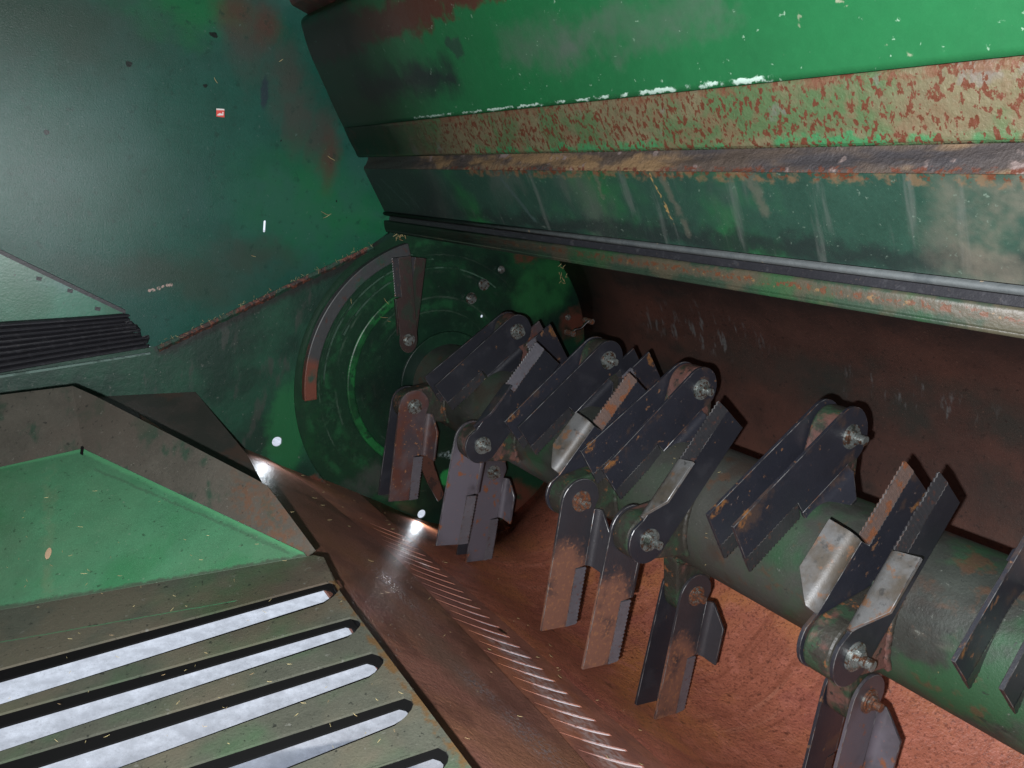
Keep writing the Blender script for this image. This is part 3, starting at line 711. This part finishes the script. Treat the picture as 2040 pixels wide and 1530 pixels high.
m_bk = lambda nm, ly, base=(.015, .016, .022): mat(nm, base, ly, rough=.44, metal=.0, spec=.75, coord='object', bump=[(120, .2, .001), (700, .35, .0004)], vary=.2, vscale=30)
wear = [L((.030, .031, .038), 22, (.52, .7), op=.6), L((.11, .055, .030), 60, (.69, .73), rough=.6), L((.22, .10, .030), 110, (.71, .74), rough=.7), L((.12, .09, .08), 260, (.69, .73), op=.6)]
m_black = m_bk('black_knife', wear)
m_brown = m_bk('brown_purple_worn_knife', [L((.09, .036, .030), 14, (.42, .6)), L((.10, .035, .022), 30, (.5, .6), op=.8), L((.28, .13, .06), 130, (.60, .68)), L((.10, .08, .085), 9, (.5, .65), op=.8)], (.060, .045, .050))
m_grey = m_bk('grey_worn_knife', [L((.105, .095, .115), reg=[((0, .0, -.10), (.1, .06, .13))], op=1, noise=14, thr=(.25, .45), warp=.01, soft=.4), L((.20, .075, .035), 40, (.60, .66)), L((.22, .11, .09), 150, (.64, .72), op=.7)], (.05, .045, .052))
m_pitted = m_bk('pitted_rusty_knife', [L((.16, .075, .052), reg=[((0, -.012, -.135), (.1, .05, .085))], noise=20, thr=(.25, .5), warp=.012, soft=.35), L((.22, .10, .055), 190, (.54, .62), reg=[((0, -.01, -.13), (.1, .05, .09))], warp=.015, soft=.4, rough=.5), L((.20, .085, .028), 50, (.68, .72))], (.026, .025, .030))
m_rusty = m_bk('rust_blotched_knife', [L((.060, .038, .03), 26, (.56, .68), op=.8), L((.17, .080, .035), 80, (.64, .70), rough=.7, op=.85), L((.12, .09, .08), 150, (.66, .73)), L((.19, .085, .03), reg=[((0, -.028, -.176), (.1, .006, .016))], noise=120, thr=(.35, .55), warp=.008)], (.018, .019, .027))
m_dull = m_bk('dull_brown_knife', [L((.03, .016, .014), 8, (.3, .6)), L((.02, .03, .02), 20, (.5, .62)), L((.07, .04, .03), 160, (.62, .7))], (.042, .024, .022))
m_silver = m_bk('bare_worn_flange', [L((.070, .058, .045), 18, (.42, .6)), L((.15, .08, .045), 50, (.56, .66)), L((.03, .03, .03), 90, (.58, .7), op=.7)], (.12, .12, .12))
m_strip_grey = mat('ground_cutting_bevel', (.15, .145, .165), [L((.14, .07, .06), 120, (.58, .68), op=.7)], rough=.38, metal=.3, coord='object', bump=[(500, .3, .0004)])
m_strip_dark = mat('dark_cutting_bevel', (.040, .040, .044), [L((.10, .05, .04), 120, (.58, .66), op=.7)], rough=.38, metal=.2, coord='object', bump=[(500, .3, .0004)])
m_strip_rust = mat('rusty_cutting_bevel', (.14, .095, .080), [L((.20, .08, .04), 60, (.5, .6))], rough=.45, metal=.1, coord='object', bump=[(400, .5, .0006)])

TH = .0042
def knife_meshes(sgn):
    """sgn=+1: flange folds towards +X, -1: towards -X.  local Y = width, local Z = length (tip at -Z), pivot at the origin"""
    hw = .032; tip = -.192; fold = .0275; f0, f1 = -.006, -.099
    # plate outline (y,z), without flange area
    out = []
    for i in range(15):
        a = pi - pi * i / 14 * .97; out.append((.032 * cos(a), .032 * sin(a)))
    out = [(-hw, -.012)] + out + [(fold, -.013), (fold, f1), (.0115, f1 - .003), (.0115, tip), (-hw, tip)]
    v = []; f = []; prism_x(v, f, out, -TH / 2, TH / 2)
    me_p = (v, f)
    # flange: quarter bend then flat wing
    R = .012; W = .020
    prof = [(0, fold)]
    for i in range(1, 9):
        a = (pi / 2) * i / 8 * .92; prof.append((sgn * R * (1 - cos(a)), fold + R * sin(a)))
    dx, dy = sgn * sin(pi / 2 * .92), cos(pi / 2 * .92)
    px_, py_ = prof[-1]
    prof += [(px_ + dx * W * .5, py_ + dy * W * .5), (px_ + dx * W, py_ + dy * W)]
    v = []; f = []; k = len(prof); lens = [0]
    for i in range(1, k): lens.append(lens[-1] + hypot(prof[i][0] - prof[i - 1][0], prof[i][1] - prof[i - 1][1]))
    T = lens[-1]
    for (z_fun, side) in ((0, 0), (0, 1), (1, 0), (1, 1)):
        for i, (x, y) in enumerate(prof):
            a = prof[max(i - 1, 0)]; b = prof[min(i + 1, k - 1)]; d = Vector((b[0] - a[0], b[1] - a[1])).normalized()
            nx_, ny_ = (-d.y, d.x); h = TH / 2 * (1 if side else -1); t = lens[i] / T
            z = (f0 - .008 - max(0, t - .35) * .048) if z_fun == 0 else (f1 - .0 - .004 * t)
            v.append((x + nx_ * h, y + ny_ * h, z))
    for i in range(k - 1):
        f += [(i, i + 1, k + i + 1, k + i), (2 * k + i, 3 * k + i, 3 * k + i + 1, 2 * k + i + 1),
              (i, 2 * k + i, 2 * k + i + 1, i + 1), (k + i, k + i + 1, 3 * k + i + 1, 3 * k + i)]
    f += [(0, k, 3 * k, 2 * k), (k - 1, 3 * k - 1, 4 * k - 1, 2 * k - 1)]
    me_w = (v, f)
    # serrated, bevelled cutting edge
    v = []; f = []; nt = 16; z0, z1 = f1 - .004, tip; ys = .0112
    steps = nt * 4; bright = []
    for i in range(steps + 1):
        t = i / steps; z = z0 + (z1 - z0) * t; ph = (i % 4) / 4; zig = 1 - abs(2 * ph - 1)
        ye = .0325 + .0022 * zig - .0010; yi = ys + .0016 * (1 - zig) - .0012
        b = len(v)
        v += [(TH / 2 + .0003, yi, z), (TH / 2 + .0002, yi + .0010, z), (TH * .05, ye - .0008, z), (-TH * .05, ye, z), (-TH * .30, ye, z), (-TH / 2 - .0002, ys - .001, z)]
        if i:
            a = b - 6
            for k2 in range(5):
                if k2 in (0, 2): bright.append(len(f))
                f.append((a + k2, a + k2 + 1, b + k2 + 1, b + k2))
    f += [(0, 5, 4, 3, 2, 1), tuple(len(v) - 6 + q for q in range(6))]
    me_s = (v, f, bright)
    return me_p, me_w, me_s
KM = {s: knife_meshes(s) for s in (1, -1)}
cache = {}
m_wear = mat('bare_worn_edge', (.20, .20, .20), [L((.16, .08, .05), 60, (.5, .62)), L((.03, .028, .03), 35, (.42, .58), op=.9)], rough=.35, metal=.4, coord='object', vary=.4)
def kmesh(name, data, m):
    key = (name, id(data), m.name)
    if key not in cache:
        me = bpy.data.meshes.new(name); me.from_pydata(data[0], [], data[1]); me.update()
        bm = bmesh.new(); bm.from_mesh(me); bmesh.ops.recalc_face_normals(bm, faces=bm.faces); bm.to_mesh(me); bm.free()
        me.materials.append(m); me.materials.append(m_wear)
        if name == 'serrated_edge':
            for i in data[2]: me.polygons[i].material_index = 1
        if name == 'folded_flange':
            for p in me.polygons: p.use_smooth = len(p.vertices) == 4
            me.set_sharp_from_angle(angle=radians(40))
        cache[key] = me
    return cache[key]
KG = 'knives bolted to the chopper rotor'
def knife(x, pv, direction, sgn, mp, ms, label, mw=None, tilt=0):
    t = thing('chopper_knife', label, 'knife', (x, pv[0], pv[1]), KG)
    for nm, dt, m in (('knife_plate', KM[sgn][0], mp), ('folded_flange', KM[sgn][1], mw or mp), ('serrated_edge', KM[sgn][2], ms)):
        o = bpy.data.objects.new(nm, kmesh(nm, dt, m)); COL.objects.link(o); o.parent = t
        if nm != 'serrated_edge':
            md = o.modifiers.new('bevel', 'BEVEL'); md.width = .0005; md.segments = 1; md.material = 1; md.limit_method = 'ANGLE'; md.angle_limit = radians(40)
    direction += random.uniform(-1.2, 1.2); tilt = tilt or random.uniform(-1.6, 1.6)
    t.rotation_euler = (radians(direction + 90), 0, 0)
    if tilt: t.rotation_euler = (radians(direction + 90), 0, radians(tilt))
    return t
SEP = .018
bm_big = bolt_mesh('lug_bolt', .0090, .0150, .0085, .011, m_bolt); bm_big_r = bolt_mesh('lug_bolt_rusty', .0088, .0150, .0085, .008, m_bolt_rusty)
def lug(x, row, rusty=False, pv=None):
    """x = plane of the front knife"""
    p = pv or PV[row]; c = Vector(p); d = c.normalized(); q = Vector((-d.y, d.x)); r = .031
    loop = []
    for i in range(17):
        a = -pi / 2 + pi * i / 16; e = c + d * (r * cos(a)) + q * (r * sin(a)); loop.append((e.x, e.y))
    base = d * .078
    loop += [tuple(base + q * .042), tuple(base - q * .042)]
    v = []; f = []; prism_x(v, f, loop, x - SEP * 2 + .0035, x - .0035)
    l = mesh('lug', v, f, m_lug, rt, bevel=.003)
    v = []; f = []; n = 26
    for sx in (x - SEP * 2 + .0035, x - .0035):
        b = len(v)
        for i in range(n + 1):
            t = -1 + 2 * i / n; a = atan2(d.y, d.x) + t * .50; r_ = .0875 + random.uniform(-.0008, .001)
            for k in range(6):
                aa = 2 * pi * k / 6; rr_ = .0042 + random.uniform(-.0008, .0008)
                v.append((sx + rr_ * cos(aa), (r_ + rr_ * sin(aa)) * cos(a), (r_ + rr_ * sin(aa)) * sin(a)))
        for i in range(n):
            for k in range(6): f.append((b + i * 6 + k, b + i * 6 + (k + 1) % 6, b + i * 6 + 6 + (k + 1) % 6, b + i * 6 + 6 + k))
    mesh('weld_bead', v, f, m_lug, l, smooth=True)
    o = bpy.data.objects.new('lug_bolt', bm_big_r if (rusty and x > .6) else bm_big); o.location = (x + .002, c.x, c.y); o.rotation_euler = (random.random() * 3, 0, 0)
    COL.objects.link(o); o.parent = l
    return l

def pair(row, x, fd, bd, fm, bm_, fs, bs, fl, bl, fw=None, bw=None, rusty=False, pv=None):
    lug(x, row, rusty, pv); p = pv or PV[row]
    k1_ = knife(x, p, fd, 1, fm, fs, fl, fw)
    k2_ = knife(x - SEP * 2, p, bd, -1, bm_, bs, bl, bw)
    return k1_, k2_
sd, sg, sr = m_strip_dark, m_strip_grey, m_strip_rust
pair('U', .245, -137, -139, m_black, m_black, sd, sd, 'clean black knife lying left on the top bolt nearest the end wall', 'black knife just behind the clean black one nearest the end wall')
pair('U', .512, -137, -136, m_black, m_rusty, sd, sd, 'black knife on the second top bolt, lying over a silver worn flange', 'knife hidden behind the one on the second top bolt', rusty=False)
pair('U', .714, -137, -141, m_rusty, m_rusty, sd, sd, 'rust blotched black knife on the third top bolt with rust at its tip', 'narrow black knife edge left of the rust blotched third one')
big_ = pair('U', .948, -141, -141, m_rusty, m_rusty, sd, sd, 'large black knife on the top bolt with the bare steel nut, rusty tip corner', 'black knife with rusty corner left behind the large one under the bare nut', rusty=False)
for k_ in big_: k_.scale = (1, 1.16, 1.04)
pair('U', 1.205, -126, -128, m_black, m_rusty, sd, sd, 'black knife cut off by the right photo edge', 'rust cornered black knife at the right photo edge, left of its pair')
pair('A', .153, -90, -92, m_brown, m_black, sg, sd, 'reddish brown knife hanging left of all others in front of the end wall', 'black knife edge behind the leftmost hanging reddish knife', rusty=False)
pair('A', .407, 56, -92, m_black, m_grey, sg, sg, 'black knife standing up right with a grey serrated strip, near the end wall', 'broad purple grey knife hanging with a chipped lower end', fw=m_rusty, rusty=True)
pair('A', .671, -91, 55, m_pitted, m_rusty, sg, sr, 'hanging knife with pitted rusty tip and long highlight on its flange', 'upright rusty knife whose silver folded flange shines, centre of the rotor', bw=m_silver, rusty=True)
pair('A', .808, 56, -92, m_black, m_pitted, sd, sg, 'upright black knife with tan folded flange beside the third top bolt', 'longest pitted rusty knife hanging beneath the washered bolt', fw=m_silver, rusty=False)
pair('A', 1.089, 57, 56, m_black, m_rusty, sd, sr, 'upright black knife with grey tan flange, rightmost of the standing ones', 'upright knife with pink serrated edge and bright silver flange at right', fw=m_silver, bw=m_silver, rusty=False)
pair('B', .209, -90, -92, m_grey, m_black, sg, sd, 'small grey hanging knife in front of the red rusty trough patch', 'black knife plate behind the small grey hanging one', rusty=True)
pair('B', .762, -90, -92, m_pitted, m_black, sg, sd, 'grey topped rusty knife hanging lowest in the centre of the trough', 'tall black knife plate left of the grey topped rusty one', rusty=True)
pair('B', 1.032, -91, -92, m_grey, m_rusty, sg, sd, 'knife hanging at the bottom photo edge below the largest bolt', 'rusty knife plate at the bottom photo edge, left of its pair', rusty=True)
pair('D', .265, 130, 131, m_rusty, m_brown, sg, sd, 'short visible dark knife end behind the rotor, next to the end wall', 'brown knife end poking out behind the first top bolt')
pair('D', .540, 131, 130, m_rusty, m_black, sg, sd, 'rust spotted knife end poking out behind the second and third top bolts', 'black knife end left of the rust spotted one behind the rotor')
pe = X0(822, 680, .08)
k1 = knife(.060, (pe.y, pe.z), 101, 1, m_dull, sd, 'dull brown knife standing up against the round recess'); k1.scale = (.5, .62, .86)
k2 = knife(.040, (pe.y + .01, pe.z + .01), 90, -1, m_dull, sd, 'second dull brown knife crossing behind the standing one at the recess'); k2.scale = (.5, .55, .80)
o = bpy.data.objects.new('bolt_head', bm_small); o.location = (.062, pe.y, pe.z); COL.objects.link(o); o.parent = rt
# ================================================================ SMALL THINGS
m_straw = mat('straw', (.42, .34, .16), [L((.30, .20, .10), 60, (.5, .6))], rough=.7)
def straw(bits, name, label):
    v = []; f = []
    for p, d, ln, w_ in bits:
        d = d.normalized(); s = d.cross(Vector((.3, .5, .8))).normalized(); t = d.cross(s); b = len(v)
        for e, k in ((p - d * ln / 2, .6), (p + d * ln * .1 + t * ln * .06, 1), (p + d * ln / 2, .5)):
            v += [e + s * w_ * k, e + t * w_ * k, e - s * w_ * k, e - t * w_ * k]
        for r in range(2):
            for k in range(4): f.append((b + r * 4 + k, b + r * 4 + (k + 1) % 4, b + r * 4 + 4 + (k + 1) % 4, b + r * 4 + 4 + k))
    o = mesh(name, v, f, m_straw); tag(o, label, 'straw', kind='stuff'); return o
bits = []
rr = random.uniform
for (u, v_, x) in [(770, 600, -.04), (765, 632, -.04), (775, 640, -.04), (660, 315, .004), (652, 430, .004), (505, 510, .004), (648, 425, .004), (430, 160, .004), (560, 120, .004), (700, 600, -.04)]:
    bits.append((X0(u, v_, x), Vector((0, rr(-1, 1), rr(-1, 1))), rr(.008, .018), .0006))
for i in range(16): bits.append((X0(800 + rr(-14, 22), 470 + rr(-6, 8), .01), Vector((rr(-1, 1), rr(-1, 1), rr(-1, 1))), rr(.006, .014), .0008))
for i in range(12): bits.append((X0(1122 + rr(-8, 8), 545 + rr(-18, 22), .0), Vector((rr(-.4, .4), rr(-1, 1), rr(-1, 1))), rr(.006, .014), .0007))
for i in range(34):
    u, v_ = rr(10, 600), rr(960, 1180)
    bits.append((GP(u, v_) + nG * (.001 if nG.dot(CAM - G0) > 0 else -.001), Vector((rr(-1, 1), rr(-.6, .6), 0)), rr(.002, .007), .00025))
for i in range(25):
    bits.append((FL(rr(700, 1150), rr(1100, 1500)) + Vector((0, 0, .006)), Vector((rr(-1, 1), rr(-1, 1), 0)), rr(.002, .005), .0003))
for i in range(60):
    x = rr(.05, 1.5); a = radians(rr(110, 215)); c = Vector((x, .0862 * cos(a), .0862 * sin(a)))
    bits.append((c, Vector((rr(-1, 1), rr(-.4, .4), rr(-.4, .4))), rr(.002, .006), .0003))
for i in range(70):
    bits.append((Vector((rr(.02, 1.4), rr(-.37, -.10), 0)), Vector((rr(-1, 1), rr(-1, 1), 0)), rr(.003, .010), .00035))
    q = bits[-1][0]; q.z = floor_z(q.y) + .006
for i in range(80):
    t = rr(0, 1); q = X0(312, 690, .006).lerp(X0(740, 488, .006), t); bits.append((q + Vector((rr(0, .006), 0, rr(-.004, .008))), Vector((rr(-1, 1), rr(-1, 1), rr(-1, 1))), rr(.003, .009), .0004))
for i in range(60):
    bits.append((PL(rr(0, 800), rr(1150, 1500), -.0008), Vector((rr(-1, 1), rr(-1, 1), rr(-.2, .2))), rr(.002, .005), .0002))
straw(bits, 'chaff', 'scattered bits of pale chaff and straw on the sheets')
m_leaf = mat('dry_husk', (.40, .27, .17), rough=.8)
p = GP(97, 1104); d1 = (GP(101, 1093) - p); d2 = (GP(104, 1106) - p)
lp_ = [p + d1 * 1.0 * cos(a) + d2 * .75 * sin(a) for a in [2 * pi * i / 12 for i in range(12)]]
nn = nG if nG.dot(CAM - G0) > 0 else -nG
o = plate('dry_husk', [q + nn * .0016 for q in lp_], m_leaf, .0008); tag(o, 'small tan dry husk lying on the green facet', 'husk')
m_tab = mat('brown_bent_tab', (.075, .028, .018), [L((.03, .015, .012), 60, (.5, .6))], rough=.6, bump=[(200, .5, .001)])
tt = [X0(u, v_, .12) for u, v_ in ((840, 884), (860, 890), (864, 925), (884, 984), (881, 992), (873, 999), (852, 962), (838, 930))]
o = plate('bent_tab', tt, m_tab, .004, n=Vector((1, 0, 0))); tag(o, 'rusty brown bent tab hanging right of the leftmost reddish knife', 'tab')
# shiny clip beside the recess
m_shiny = mat('polished_clip', (.7, .68, .72), rough=.15, metal=1.0, vary=.1)
cl = thing('spring_clip', 'shiny bent metal clip glinting right of the round recess', 'clip', X0(1155, 658, .02))
a, b = X0(1138, 664, .02), X0(1175, 640, .02)
v = []; f = []; n = 8
for i in range(13):
    t = i / 12; c = a.lerp(b, t) + Vector((0, 0, .003 * sin(t * 9)))
    for k in range(n): v.append((c.x + .0035 * cos(2 * pi * k / n), c.y, c.z + .0035 * sin(2 * pi * k / n)))
for i in range(12):
    for k in range(n): f.append((i * n + k, i * n + (k + 1) % n, (i + 1) * n + (k + 1) % n, (i + 1) * n + k))
mesh('bent_rod', v, f, m_shiny, cl, smooth=True)
for q in (a, b):
    v = []; f = []; prism_x(v, f, circ((q.y, q.z), .007, 16), .0, .03); mesh('clip_foot', v, f, m_bolt_rusty, cl)
# daylight entering through the two round holes
lamp('daylight_hole', 'SPOT', X0(552, 880, .012), .25, (.85, .92, 1), .01, aim=X0(552, 880, .012) + Vector((.5, -.02, -.25)), spot=radians(150))
lamp('daylight_hole', 'SPOT', X0(840, 1027, -.020), .18, (.85, .92, 1), .01, aim=X0(840, 1027, -.020) + Vector((.5, -.10, -.15)), spot=radians(150))
